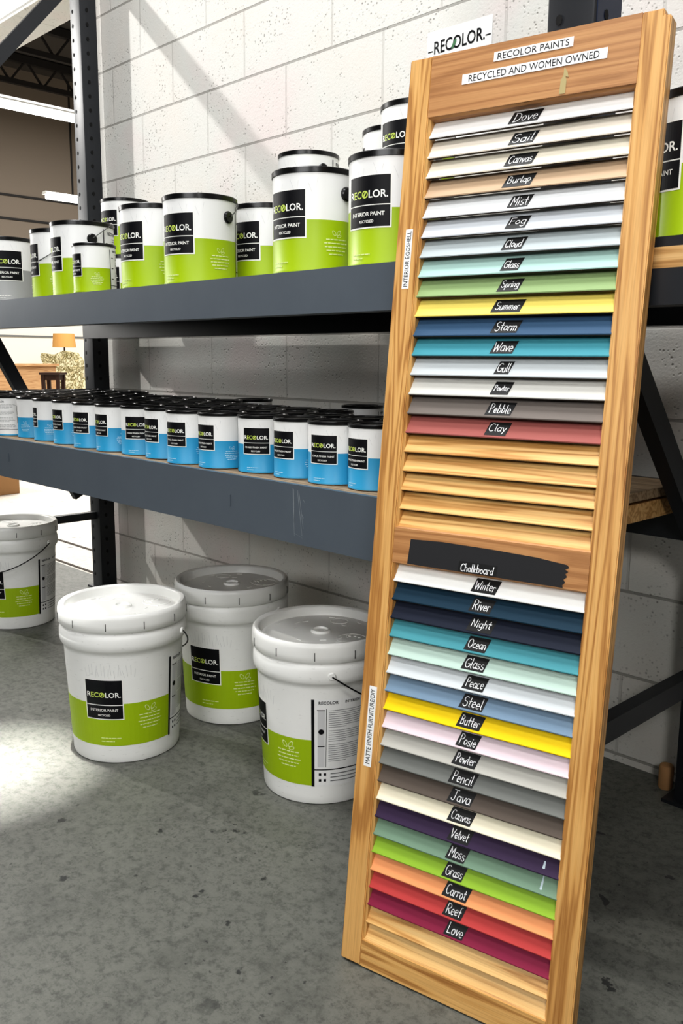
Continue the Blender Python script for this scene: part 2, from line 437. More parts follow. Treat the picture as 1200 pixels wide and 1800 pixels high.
# ------------------------------------------------------------------ pallet rack
ZT, ZTB, ZL, ZLB, YF = 1.1225, 1.0427, .7155, .5965, 1.1328
rack = empty('pallet_rack', (-2.0, 1.45, 0))
tag(rack, 'dark steel pallet rack of slate-coloured beams against the white block wall', 'shelving rack')
def rp(mb, name, mats, smooth=None):
    o = mb.build(name, mats, rack, smooth)
    o.matrix_parent_inverse = Matrix.Translation((2.0, -1.45, 0)); return o
def upright(x0, y0, y1, z1, right_mat=0):
    """hollow-looking square post, punched face towards the aisle and towards +X"""
    b = MB(); w = .076
    b.box(x0, x0+w, y0, y1, 0, z1, 0, .004)
    if right_mat: b.box(x0+w-.001, x0+w+.0015, y0+.006, y1, .01, z1, 1)
    for k in range(int(z1/.051)):
        z = .06+k*.051
        cyl = [(.0055*math.cos(a*PI/4), .0075*math.sin(a*PI/4)) for a in range(8)]
        b.prism([(x0+.02+c[0], z+c[1]) for c in cyl], 'y', y0-.0008, y0+.001, 2)
        b.prism([((y0+y1)/2-.006+c[0], z+c[1]) for c in cyl], 'x', x0+w-.001, x0+w+.0024, 2)
    b.box(x0-.02, x0+w+.02, y0-.015, y1+.015, 0, .008, 0)
    return rp(b, 'upright', [M['post'], M['bluepost'], M['hole']], 30)
upright(-3.325, 1.786, 1.856, 2.75)
upright(-3.325, YF+.01, YF+.086, 2.75)
upright(-.772, YF+.03, YF+.1, 2.75, 1)
upright(-.772, 1.79, 1.86, 2.75)
def beam(name, x0, x1, yf, z0, z1, back=False):
    b = MB(); d = .045 if not back else -.045
    # step section: taller aisle face, rebate behind carrying the boards
    s_ = 1 if not back else -1
    poly = [(yf, z0), (yf+d, z0), (yf+d, z1-.02), (yf+.012*s_, z1-.02), (yf+.012*s_, z1), (yf, z1)]
    b.prism(poly, 'x', x0, x1)
    if not back:
        for x in (x0, x1):
            b.box(x-.004, x+.004, yf-.002, yf+.05, z0-.05, z1+.02, 0)
    return rp(b, name, [M['beam'] if not back else M['post']])
beam('front_beam', -3.25, -.772, YF, ZTB, ZT)
beam('front_beam', -3.25, -.772, YF, ZLB, ZL)
beam('rear_beam', -3.25, -.772, 1.79, ZTB-.01, ZT-.001, True)
beam('rear_beam', -3.25, -.772, 1.79, ZLB, ZL-.001, True)
b = MB(); b.prism([(YF, 1.033), (YF+.045, 1.033), (YF+.045, 1.0805), (YF, 1.0805)], 'x', -.694, 1.2); rp(b, 'front_beam', [M['post']])
b = MB(); b.prism([(1.74, 1.033), (1.79, 1.033), (1.79, 1.0805), (1.74, 1.0805)], 'x', -.694, 1.2); rp(b, 'rear_beam', [M['post']])
b = MB()   # welded scrape marks on the lower beam are paint, these are the two safety clips
for x in (-1.5, -2.6):
    b = MB(); b.box(x, x+.004, YF-.0012, YF, ZLB+.05, ZLB+.075, 0); rp(b, 'beam_clip', [M['beam']])
b = MB()
for (xa, za, xb, zb_) in ((-1.2925,.708,-1.2885,.612),(-1.2905,.706,-1.2895,.64),(-1.279,.705,-1.266,.615),(-1.2745,.700,-1.262,.63),(-1.268,.66,-1.261,.652),(-1.262,.688,-1.257,.682),(-1.289,.618,-1.265,.611)):
    b.add([(xa,YF-.0006,za),(xa+.0009,YF-.0006,za),(xb+.0006,YF-.0006,zb_),(xb,YF-.0006,zb_)], [(0,1,2,3)])
rp(b, 'paint_scrape', [M['scrape']], 'flat2d')
# frame bracing
def brace(name, p, q, w=.032, h=.04, m='post'):
    b = MB(); b.bar(p, q, w, h, (1,0,0)); return rp(b, name, [M[m]])
brace('diagonal_brace', (-.75, 1.19, 1.225), (-.75, 1.80, .555), .046, .03)
brace('strut', (-.75, 1.19, .292), (-.75, 1.80, .292), .042, .03)
brace('strut', (-.75, 1.19, 1.62), (-.75, 1.80, 1.62), .04, .03)
brace('diagonal_brace', (-3.29, 1.19, 1.69), (-3.29, 1.80, 2.385), .046, .03)
brace('diagonal_brace', (-3.29, 1.19, 1.43), (-3.29, 1.72, .40), .046, .03)
brace('strut', (-3.29, 1.19, .313), (-3.29, 1.80, .313), .03, .03)
b = MB(); b.box(-.83, -.79, YF+.05, 1.74, .655, .69); rp(b, 'support_bar', [M['pine']])

# boards lying in the rack
b = MB(); b.box(-3.235, -.785, YF+.0135, 1.772, ZT-.0185, ZT-.0005)
tag(b.build('shelf_board', M['shadedeck']), 'long board coloured dark for shade, carrying the green and white gallon cans', 'shelf board')
b = MB(); b.box(-3.235, -.785, YF+.0135, 1.772, ZL-.0185, ZL-.0005)
tag(b.build('shelf_board', M['deck']), 'long tan board carrying the rows of blue quart cans', 'shelf board')
b = MB(); b.box(-.69, 1.2, YF+.006, 1.78, 1.081, 1.1085)
tag(b.build('plank', M['pine']), 'pale pine plank on the beam right of the shutter', 'plank')
b = MB(); b.box(-.69, 1.2, YF+.01, 1.78, 1.1088, 1.1222)
tag(b.build('shelf_board', M['post']), 'dark thin board on the pine plank under the right-hand can', 'shelf board')

# ------------------------------------------------------------------ paint cans
def leaf_icon(mb, tc, zc, rf, s, mi, off):
    """three little outlined leaves"""
    for (dx, dz, an, L) in ((-.42,.12,125,.95), (.35,.3,55,.95), (.42,-.38,20,.8)):
        a = math.radians(an); pts = []
        for i in range(13):
            t = i/12*2*PI; lx = (.5+.5*math.cos(t))*L; lz = .26*math.sin(t)*L
            pts.append((lx, lz))
        V = []; F = []
        for i in range(12):
            for sc in (1.0, .74):
                for p in (pts[i], pts[i+1]):
                    cx = .5*L; x = cx+(p[0]-cx)*sc; z = p[1]*sc
                    V.append(((dx*.3+x*math.cos(a)-z*math.sin(a))*s, (dz*.3+x*math.sin(a)+z*math.cos(a))*s))
            o = 4*i; F.append((o, o+1, o+3, o+2))
        mb.wrap(V, F, tc, zc, rf, off, mi)
def para(mb, tc, zc, rf, w, lines, pitch, th, mi, rnd, off, centre=True):
    """unreadably small print: broken word dashes"""
    for k in range(lines):
        lw = w*rnd.uniform(.78, 1) if k < lines-1 else w*.6
        x = -lw/2 if centre else -w/2; end = x+lw
        while x < end-.0005:
            ww = min(rnd.uniform(.08,.2)*w, end-x)
            z = -k*pitch
            mb.wrap([(x,z-th/2),(x+ww,z-th/2),(x+ww,z+th/2),(x,z+th/2)], [(0,1,2,3)], tc, zc, rf, off, mi)
            x += ww+.025*w
def logo(mb, tc, zc, rf, w, mi_w, mi_l, off):
    """the word with lime middle letters and a leaf in the first O"""
    parts = [('R',0), ('ECO',1), ('LOR.',0)]
    tot = text2d('RECOLOR.', .018); W = tot[3]-tot[2]; s = w/W
    zc0 = (tot[4]+tot[5])/2
    adv = 0
    for txt, k in parts:
        vs, fs, x0, x1, z0, z1 = text2d(txt, .018)
        # place each chunk by measuring the running prefix
        pre = {'R':'', 'ECO':'R', 'LOR.':'RECO'}[txt]
        if pre:
            a = text2d(pre+txt[0], .018); c = text2d(txt[0], .018); shift = a[3]-c[3]
        else: shift = 0
        V = [((x+shift-tot[2]-W/2)*s, (z-zc0)*s) for x, z in vs]
        mb.wrap(V, fs, tc, zc, rf, off, mi_l if k else mi_w)
    o = text2d('REC', .018)[3]; q = text2d('RECO', .018)[3]
    cx = ((o+q)/2+.01-tot[2]-W/2)*s; hh = (tot[5]-tot[4])*s
    V = []
    for i in range(10):
        t = i/10*2*PI; lx = .44*hh*math.cos(t); lz = .13*hh*math.sin(t); a = math.radians(58)
        V.append((cx+lx*math.cos(a)-lz*math.sin(a), lx*math.sin(a)+lz*math.cos(a)))
    mb.wrap(V, [tuple(range(10))], tc, zc, rf, off*1.15, mi_l)

def make_can(r, h, low, product, ears, ztop, zbot, ink):
    """a can facing -Y; returns the root"""
    root = empty('paint_can'); rf = lambda z: r
    zb_ = h*.945; zsplit = zbot+(zb_-zbot)*.53
    b = MB()
    b.lathe([(0,.003),(r-.005,.003),(r-.003,0),(r+.0008,.0015),(r+.0008,.005),(r,.0065),(r,zsplit),(r,zb_-.004),(r,zb_)], 56, 0, [0,0,0,1,1,1,0,0])
    b.build('body', [M['white'], low], root, 40)
    k = r/.083
    b = MB()
    b.lathe([(r-.001,zb_-.001),(r+.0018,zb_),(r+.0022,h-.0015),(r+.001,h),(r-.004*k,h),(r-.006*k,h-.0045),(r-.013*k,h-.0045),(r-.015*k,h-.0015),(r-.03*k,h-.0015),(r-.032*k,h-.003),(0,h-.003)], 56)
    b.build('lid', [M['lidblack']], root, 40)
    # black name panel with white border
    pw = .58; top = zb_-.165*zb_; bot = zb_-.655*zb_; mid = zb_-.44*zb_; bd = .0022*k+.0004
    b = MB()
    b.patch(-pw, pw, bot, top, rf, .00035, 0, 22)
    b.patch(-pw+bd/r, pw-bd/r, bot+bd, mid-bd*.35, rf, .0006, 1, 22); b.patch(-pw+bd/r, pw-bd/r, mid+bd*.35, top-bd*.4, rf, .0006, 1, 22)
    lab = b.build('label', [M['ink'], M['black']], root, 'flat2d')
    b = MB(); W = 2*pw*r; rnd = random.Random(3)
    logo(b, 0, mid+(top-mid)*.36, rf, W*.86, 0, 1, .0009)
    V, F = fit_text(product, W*(.74 if ears else .8), None, .016); b.wrap(V, F, 0, mid-(mid-bot)*.38, rf, .0009, 0)
    V, F = fit_text('RECYCLED', W*.32, None, .02); b.wrap(V, F, 0, mid-(mid-bot)*.7, rf, .0009, 0)
    leaf_icon(b, math.radians(74), zbot+(zb_-zbot)*.37, rf, .0125*k, 2, .0006)
    para(b, math.radians(74), zbot+(zb_-zbot)*.335, rf, .052*k, 5, .0068*k, .0021*k, 2, rnd, .0006)
    para(b, math.radians(-8), zbot+(zb_-zbot)*.105, rf, .042*k, 2, .007*k, .002*k, 2, rnd, .0006, False)
    # small marbled strokes printed across the white upper band
    for i in range(7):
        a = math.radians(-30+i*13); z0_ = zb_-.01; 
        V = [(0,0),(.0005,0),(.009*k*(1 if i%2 else -.4),-.02*k),(.0085*k*(1 if i%2 else -.4),-.02*k)]
        b.wrap(V, [(0,1,2,3)], a, z0_-(i%3)*.004, rf, .0004, 3)
    b.build('lettering', [M['ink'], M['limeink'], ink, M['faint']], lab, 'flat2d')
    # information panel on the back: black bar, rules and print
    a0 = math.radians(113); a1 = math.radians(215)
    b = MB()
    b.patch(a0, a0+.0032/r*k, .004, zb_-.008, rf, .0006, 1, 1)
    b.patch(a0+.0032/r*k, a1, .004, zb_-.008, rf, .0004, 0, 20)
    b.patch(a0, a1, .03*k, .032*k, rf, .0007, 1, 20)
    for i in range(4): para(b, a0+.95, zb_-.03*k-i*.032*k, rf, .085*k, 4, .0058*k, .0016*k, 2, rnd, .0008, False)
    V, F = fit_text('RECOLOR', .05*k, None, .02); b.wrap(V, F, a0+.5, zb_-.017*k, rf, .0008, 1)
    for i in range(3): b.patch(a0+.1, a0+.24, zb_-.045*k-i*.04*k, zb_-.042*k-i*.04*k, rf, .0008, 1, 2)
    b.build('information_panel', [M['white'], M['black'], M['greyink']], root, 'flat2d')
    if ears:
        for s_ in (1, -1):
            a = math.radians(90*s_); b = MB()
            T = Matrix.Translation((r*math.sin(a), -r*math.cos(a), .805*zb_)) @ Matrix.Rotation(a, 4, 'Z') @ Matrix.Rotation(PI/2, 4, 'X')
            b.lathe([(0,-.001),(.0135,-.001),(.0135,.003),(.011,.0055),(.004,.006),(0,.006)], 20, 0, None, T)
            b.build('ear', [M['lidblack']], root, 40)
    return root
def bail(root, r, z, Rb, beta, side, wire=.0012, m='wire', grip=False):
    """wire handle swung about the ear axis; side +1 towards the label's back, -1 over the label"""
    pts = []
    for i in range(25):
        t = PI*i/24; x = (r+.004)*math.cos(t); o = Rb*math.sin(t)
        pts.append((x, side*o*math.cos(beta), z+o*math.sin(beta)))
    b = MB(); b.tube(pts, wire, 6)
    return b.build('handle', [M[m]], root, 60)
proto_g = make_can(.083, .193, M['green'], 'INTERIOR PAINT', True, 0, 0, M['paleink'])
proto_grey = make_can(.083, .193, M['greyband'], 'INTERIOR PAINT', True, 0, 0, M['ink'])
proto_gq = make_can(.054, .124, M['green'], 'INTERIOR PAINT', False, 0, 0, M['paleink'])
proto_q = make_can(.054, .124, M['blue'], 'CHALK FINISH PAINT', False, 0, 0, M['paleblue'])
trees = {id(p): tree_of(p) for p in (proto_g, proto_grey, proto_gq, proto_q)}
used = set()
def face(x, y, phi):
    """z rotation so the label normal is phi degrees right of the direction to the camera"""
    return math.atan2(-y, -x)+PI/2+math.radians(phi)
def put(proto, x, y, z, phi, label, group=None, full=True):
    if id(proto) not in used: o = proto; used.add(id(proto))
    else: o = copy_tree(proto, trees[id(proto)])
    o.location = (x, y, z+.0005); o.rotation_euler = (0, 0, face(x, y, phi))
    tag(o, label, 'paint can', group); return o
TG = 'gallon cans on the upper shelf'
Z2 = ZT+.1935
tops = [
 (proto_grey,-2.742,1.224,ZT,0,'grey and white gallon paint can at the left end of the upper shelf',None),
 (proto_g,-2.460,1.262,ZT,-79,'green gallon paint can with wire handle hanging across it, beside the grey can',(-1,.15,-.55)),
 (proto_g,-2.280,1.235,ZT,-73,'green gallon paint can standing behind the small green can',(1,.1,.6)),
 (proto_gq,-2.143,1.192,ZT,-68,'small green quart paint can at the shelf edge',None),
 (proto_g,-2.888,1.735,Z2,-51,'gallon can on top of a stack by the wall, near the left upright',None),
 (proto_g,-1.908,1.228,ZT,-52,'green gallon paint can standing just right of the small quart can',None),
 (proto_g,-1.723,1.229,ZT,-42,'green gallon can seen whole, its bail raised behind, mid upper shelf',(1,.1,.62)),
 (proto_g,-1.705,1.412,ZT,-44,'green gallon can behind, in the gap between two front gallon cans',None),
 (proto_g,-1.335,1.228,ZT,-44,'large green gallon can with black ear, second left of the shutter',(1,.1,-.7)),
 (proto_g,-1.890,1.715,Z2,-62,'upper gallon can of a rear stack, lid just above a front can',None),
 (proto_g,-1.128,1.234,ZT,-36,'green gallon can directly beside the shutter, stacked can behind it',None),
 (proto_g,-1.540,1.690,Z2,-100,'far stacked gallon can, only its rim showing left of the highest can',None),
 (proto_g,-1.362,1.565,Z2,-38,'highest gallon can, on a stack just left of the shutter',(1,.12,.05)),
 (proto_g,-.562,1.262,ZT,-58,'green gallon can alone to the right of the shutter',None)]
for pr, x, y, z, phi, lab, bl in tops:
    o = put(pr, x, y, z, phi, lab, TG)
    if bl:
        hb = bail(o, .0875, .148, .095, bl[2], bl[0])
# lower cans of the rear stacks
for (x, y, lab) in ((-2.888,1.735,'lower gallon can of the stack near the left upright'), (-1.890,1.715,'lower gallon can of the rear stack behind the large front can'),
                    (-1.540,1.690,'lower gallon can of the farther stack left of the highest can'), (-1.362,1.565,'lower gallon can supporting the highest can')):
    put(proto_g, x, y, ZT, -50, lab, TG)

# blue quarts: front row as photographed, then the rows of black lids behind
ORD = ['first','second','third','fourth','fifth','sixth','seventh','eighth','ninth','tenth','eleventh','twelfth','thirteenth','fourteenth','fifteenth','sixteenth','seventeenth','eighteenth','nineteenth','twentieth','twenty-first','twenty-second','twenty-third','twenty-fourth','twenty-fifth']
near = [(-1.113,1.181,-50),(-1.222,1.182,-28),(-1.336,1.189,-45),(-1.455,1.190,-17),(-1.575,1.173,-52),(-1.692,1.168,-43),(-1.815,1.187,-55),(-1.93,1.19,-19),(-2.044,1.183,-58),(-2.161,1.181,-46),(-2.298,1.192,-62),(-2.429,1.197,-84),(-2.558,1.207,-111),(-2.675,1.187,176),(-2.80,1.19,-95)]
extra = ['','','','','',' set forward',' ','','','','','','',', information panel outward','']
fronts = []
for i, (gx, gy, phi) in enumerate(near):
    d = math.hypot(gx, gy); x = gx+gx/d*.0552; y = gy+gy/d*.0552
    if y-.0565 < YF+.004: y = YF+.0605
    # keep neighbours from touching
    if fronts:
        lx, ly = fronts[-1]; dd = math.hypot(x-lx, y-ly)
        if dd < .1135: x = lx-math.sqrt(max(0, .1135**2-(y-ly)**2))
    fronts.append((x, y))
    put(proto_q, x, y, ZL, phi, 'blue and white quart can in the front row, %s from the shutter%s' % (ORD[i], extra[i].rstrip()), 'quart cans in the front row')
rowname = ['','second','third','fourth','rear']
rr = random.Random(5)
def px(x, y, z):
    d = Vector((x, y, z-H)); zz = d.dot(Vector(f_)); return 600+1543*d.dot(Vector(r_))/zz
for k in range(1, 5):
    n = 0; x = -.95; y0 = fronts[0][1]+.118+(k-1)*.1135
    while x > -3.15:
        p_ = px(x, y0, ZL+.12); keep = True
        if k == 4: keep = p_ < 245 or 440 < p_ < 480 or 625 < p_ < 680
        if k == 3: keep = p_ < 420
        if k == 2: keep = p_ < 640
        if p_ > 800 or p_ < -70: keep = False
        if keep:
            put(proto_q, x, y0, ZL, rr.uniform(-90, 90), 'black-lidded blue quart can in the %s row back, %s lid from the right' % (rowname[k], ORD[n]), 'quart cans in the rows behind')
            n += 1
        x -= .1145

# ------------------------------------------------------------------ five-gallon buckets
BR = lambda z: .1295+(.1445-.1295)*min(z, .3)/.29
def make_bucket():
    root = empty('paint_bucket'); b = MB()
    prof = [(0,.006),(.120,.006),(.124,0),(.1285,.002),(.1300,.007)]
    prof += [(BR(z), z) for z in (.02,.08,.15,.22,.268)]
    prof += [(.1445,.278),(.1482,.281),(.1518,.287),(.1532,.297),(.1528,.312),(.1505,.322),(.1470,.326),(.1465,.334)]
    b.lathe(prof, 64); b.build('body', [M['plastic']], root, 45)
    b = MB(); tz = .372
    b.lathe([(.1468,.330),(.1515,.329),(.1545,.333),(.1552,.345),(.1545,.361),(.1530,.369),(.1495,.3728),(.1430,.3722),(.1395,.3690),(.1378,.3540),(.1355,.3490),(.1290,.3490),(.1265,.3530),(.05,.3530),(.046,.3530),(.0225,.3530),(.0215,.3590),(.017,.3595),(.0155,.3550),(.006,.3545),(.005,.3560),(0,.3560)], 64)
    for k in range(11):
        a = 2*PI*k/11+.12
        t = Matrix.Rotation(a, 4, 'Z') @ Matrix.Translation((0,-.1549,.3465))
        b.box(-.0009,.0009,-.0008,.002,-.010,.008,1,0,t)
    # moulded ring and small marks off centre
    for (cx, cy, rr_) in ((.068,.055,.034),(-.066,.06,.02)):
        pts = [(cx+rr_*math.cos(i*PI/12), cy+rr_*math.sin(i*PI/12), .3531) for i in range(25)]
        b.tube(pts, .0009, 5, 0, False)
    for i in range(14):
        a = random.uniform(0, 2*PI); q = random.uniform(.06,.12)
        b.box(-.007,.007,-.0012,.0012,.3523,.3542,0,0,Matrix.Translation((q*math.cos(a), q*math.sin(a),0)) @ Matrix.Rotation(a+PI/2,4,'Z'))
    for i in range(3):
        a = .9+i*.35
        b.lathe([(0,0),(.0035,0),(.003,.0022),(0,.0026)], 10, 0, None, Matrix.Translation((.068+.018*math.cos(a*2),.055+.018*math.sin(a*2),.3529)))
    b.build('lid', [M['plasticlid'], M['slot']], root, 40)
    # printed wrap
    D = math.radians; b = MB()
    b.patch(D(-150), D(69), .046, .153, BR, .0004, 0, 44, 2)
    pw = .345
    b.patch(-pw, pw, .113, .213, BR, .0007, 1, 14, 2)
    b.patch(-pw+.02, pw-.02, .1155, .149, BR, .0010, 2, 14, 2); b.patch(-pw+.02, pw-.02, .1512, .2125, BR, .0010, 2, 14, 2)
    lab = b.build('label', [M['green'], M['ink'], M['black']], root, 'flat2d')
    b = MB(); rnd = random.Random(11)
    logo(b, 0, .176, BR, .083, 0, 1, .0014)
    V, F = fit_text('INTERIOR PAINT', .068, None, .016); b.wrap(V, F, 0, .1375, BR, .0014, 0)
    V, F = fit_text('RECYCLED', .03, None, .02); b.wrap(V, F, 0, .1245, BR, .0014, 0)
    leaf_icon(b, D(46), .128, BR, .019, 2, .0008)
    para(b, D(46), .1205, BR, .062, 5, .0085, .0026, 2, rnd, .0008)
    para(b, D(7), .066, BR, .054, 2, .0085, .0022, 2, rnd, .0008, False)
    for i in range(16):
        a = D(-16+i*3.1); z_ = .219; L = .018+.012*rnd.random()
        sk = rnd.uniform(-.006,.006)
        b.wrap([(0,0),(.0007,0),(.0007+sk,L),(sk,L)], [(0,1,2,3)], a, z_+(i%3)*.003, BR, .0007, 3)
    # drop and loop marks at the left end of the band
    for q in (-62, -70):
        ring = []
        for i in range(12):
            t = i/12*2*PI; ring += [(.0055*math.cos(t), .007*math.sin(t)), (.0038*math.cos(t), .005*math.sin(t))]
        b.wrap(ring, [(2*i, (2*i+2)%24, (2*i+3)%24, 2*i+1) for i in range(12)], D(q), .068, BR, .0008, 2)
    b.build('lettering', [M['ink'], M['limeink'], M['paleink'], M['faint']], lab, 'flat2d')
    a0 = D(69); b = MB()
    b.patch(a0, a0+.0065/.138, .044, .247, BR, .0007, 1, 2, 2)
    b.patch(a0+.0065/.138, a0+1.5, .046, .247, BR, .0004, 0, 18, 2)
    b.patch(a0, a0+1.5, .083, .0855, BR, .0008, 1, 18)
    xx = a0+.0065/.138
    V, F = fit_text('RECOLOR', .043, None, .022); b.wrap(V, F, xx+.06+.0215/.138, .2395, BR, .0009, 1)
    V, F = fit_text('INTERIOR PAINT', .062, None, .012); b.wrap(V, F, xx+.47+.031/.138, .2395, BR, .0009, 1)
    b.patch(xx+.05, xx+.16, .09, .222, BR, .0006, 3, 3)
    b.patch(xx+.18, xx+.187, .09, .226, BR, .0009, 1, 1)
    b.patch(xx+.04, xx+.16, .2215, .2235, BR, .0009, 1, 2); b.patch(xx+.05, xx+.16, .138, .1405, BR, .0009, 1, 2)
    V = [(.0062*math.cos(i*PI/7), .0062*math.sin(i*PI/7)) for i in range(14)]
    b.wrap(V, [tuple(range(14))], xx+.105, .173, BR, .0009, 1)
    z = .222
    for blk, nl in enumerate((9, 6, 9)):
        for i in range(nl):
            lw = (.66 if i < nl-1 else .3)*rnd.uniform(.94,1)
            b.patch(xx+.22, xx+.22+lw, z-.0011, z, BR, .0009, 2, 8); z -= .0048
        z -= .0035
    for i in range(3): b.patch(xx+.26, xx+.8, .073-i*.0085, .0752-i*.0085, BR, .0009, 2, 8)
    for (dx, dz) in ((.07,.07),(.15,.07),(.07,.056),(.15,.056)): b.patch(xx+dx, xx+dx+.04, dz, dz+.006, BR, .0009, 1, 1)
    b.build('information_panel', [M['white'], M['black'], M['greyink'], M['faint']], root, 'flat2d')
    for s_ in (1, -1):
        a = D(86 if s_ > 0 else -94); b = MB()
        T = Matrix.Translation((.1515*math.sin(a), -.1515*math.cos(a), .302)) @ Matrix.Rotation(a, 4, 'Z') @ Matrix.Rotation(PI/2, 4, 'X')
        b.lathe([(0,-.002),(.0085,-.002),(.0085,.0035),(.007,.0055),(0,.0055)], 16, 0, None, T)
        b.build('ear', [M['plastic']], root, 40)
    return root
proto_b = make_bucket(); tb = tree_of(proto_b)
def bucket(i, x, y, phi, side, beta, label):
    o = proto_b if i == 0 else copy_tree(proto_b, tb)
    o.location = (x, y, 0); o.rotation_euler = (0,0,face(x, y, phi))
    tag(o, label, 'bucket', 'five gallon paint buckets on the floor')
    h = bail(o, .153, .302, .19, beta, side, .0018, 'darkwire')
    h.rotation_euler = (0,0,math.radians(-4))
    return o
bucket(0, -1.877, 1.085, -22, 1, -.62, 'white paint bucket with a brightly lit white lid, foremost on the left')
bucket(1, -1.872, 1.418, -33, 1, -.62, 'white paint bucket with a shaded grey lid behind two others')
bucket(2, -1.395, 1.305, -77, 1, -.62, 'white paint bucket partly hidden by the shutter, information panel showing')
bucket(3, -3.08, 1.345, -36, -1, -.5, 'white paint bucket cut off at the left, wire bail across its front')

# ------------------------------------------------------------------ louvered shutter
SW, SL, ST, TH = .3816, 1.4101, .0375, .0264
RT, M1, M2, B1 = .0884, .7036, .7576, 1.3679
se = Vector((0.9809497403368359, 0.19426169703030563, 0.0)); su = Vector((-0.023117562652391496, 0.11673514350873936, 0.9928939946273252)); sn = Vector((0.19288127236750335, -0.9739791062116784, 0.11900216566513913))
so = Vector((-0.9127438974319809, 0.9009974724061779, .0032))
sh = empty('louvered_shutter')
sh.matrix_world = Matrix(((se.x,-sn.x,su.x,so.x),(se.y,-sn.y,su.y,so.y),(se.z,-sn.z,su.z,so.z),(0,0,0,1)))
tag(sh, 'tall pine louvered shutter with painted slats leaning on the rack', 'shutter')
def stile(x0, x1, inner):
    b = MB(); R = .009
    bm = bmesh.new(); bmesh.ops.create_cube(bm, size=1)
    for v in bm.verts: v.co = ((x0+x1)/2+v.co.x*(x1-x0), TH/2+v.co.y*TH, SL/2+v.co.z*SL)
    es = [e for e in bm.edges if all(abs(v.co.z-SL) < 1e-5 for v in e.verts) and abs(e.verts[0].co.x-e.verts[1].co.x) < 1e-6]
    outer = [e for e in es if abs(e.verts[0].co.x-(x0 if inner > 0 else x1)) < 1e-5]
    if inner < 0: bmesh.ops.bevel(bm, geom=outer, offset=R, segments=4, affect='EDGES')
    bmesh.ops.bevel(bm, geom=[e for e in bm.edges if e.is_manifold and e.calc_face_angle(0) > .6], offset=.0016, segments=2, affect='EDGES')
    b.bm(bm); bm.free()
    # sticking: a small ogee step along the inner edge
    xi = x1 if inner > 0 else x0
    for za, zb in ((SL-M1, SL-RT), (SL-B1, SL-M2)):
        if inner > 0: poly = [(xi-.001,.002),(xi+.0028,.0062),(xi+.0028,TH-.004),(xi-.001,TH-.002)]
        else: poly = [(xi+.001,.002),(xi-.0028,.0062),(xi-.0028,TH-.004),(xi+.001,TH-.002)]
        b.prism(poly, 'z', za, zb)
    return b.build('stile', [M['stile']], sh, 35)
s_l = stile(0, ST, 1); s_r = stile(SW-ST, SW, -1)
def rail(z0, z1, m):
    b = MB(); b.box(ST-.0005, SW-ST+.0005, .0004, TH-.0006, z0, z1, 0)
    for zz, s_ in ((z0, -1), (z1, 1)):
        if zz <= .001 or zz >= SL-.001: continue
        b.prism([(.002, zz-.001*s_),(.0062, zz+.0026*s_),(TH-.004, zz+.0026*s_),(TH-.002, zz-.001*s_)], 'x', ST, SW-ST)
    return b.build('rail', [m], sh)
r_t = rail(SL-RT, SL, M['rail']); r_m = rail(SL-M2, SL-M1, M['rail']); r_b = rail(0, SL-B1, M['railpale'])
UP = [('Dove',.1898,.0446,(238,236,232)),('Sail',.1893,.0379,(236,226,210)),('Canvas',.1879,.0431,(240,232,212)),('Burlap',.1881,.0432,(200,172,142)),('Mist',.1926,.0319,(238,240,240)),('Fog',.1919,.0311,(212,217,222)),('Cloud',.1894,.0312,(188,198,200)),('Glass',.1888,.0278,(176,210,202)),('Spring',.1889,.0331,(150,176,122)),('Summer',.1882,.0454,(246,226,116)),('Storm',.1883,.0402,(62,92,122)),('Wave',.1877,.0351,(74,152,166)),('Gull',.1907,.0228,(198,204,206)),('Pewter',.19,.0281,(212,211,204)),('Pebble',.1907,.0404,(122,114,108)),('Clay',.1891,.0335,(168,98,92))]
LO = [('Winter',.1924,.0392,(244,244,240)),('River',.1889,.034,(26,56,74)),('Night',.1905,.0394,(32,38,54)),('Ocean',.1867,.0342,(80,152,162)),('Glass',.1859,.0361,(194,218,206)),('Peace',.1888,.0342,(214,220,222)),('Steel',.1884,.0379,(126,150,172)),('Butter',.1868,.038,(250,214,24)),('Posie',.1859,.0327,(236,216,222)),('Pewter',.1848,.0382,(190,188,180)),('Pencil',.1829,.0402,(122,124,120)),('Java',.1828,.0384,(98,88,80)),('Canvas',.1855,.0384,(246,238,212)),('Velvet',.1865,.0347,(62,46,74)),('Moss',.1843,.0312,(124,152,130)),('Grass',.182,.0331,(152,190,62)),('Carrot',.1886,.0403,(246,166,112)),('Reef',.1877,.0312,(196,74,72)),('Love',.1923,.0312,(142,40,72))]
TILT = math.radians(42); HD = .0080; HZ = .0148; TK = .0050
def paint(name, c):
    m = mat(name, c, .6, spec=.25); t = NT(m); n = t.noise(t.coord((.06,1,1)), 240, 3)
    cc = t.mix(t.math('MULTIPLY', n, .22), lin(c), lin(tuple(int(x*.8) for x in c)))
    t.link(cc, t.b.inputs['Base Color']); t.bump(n, .08, .001); return m
rh = random.Random(21)
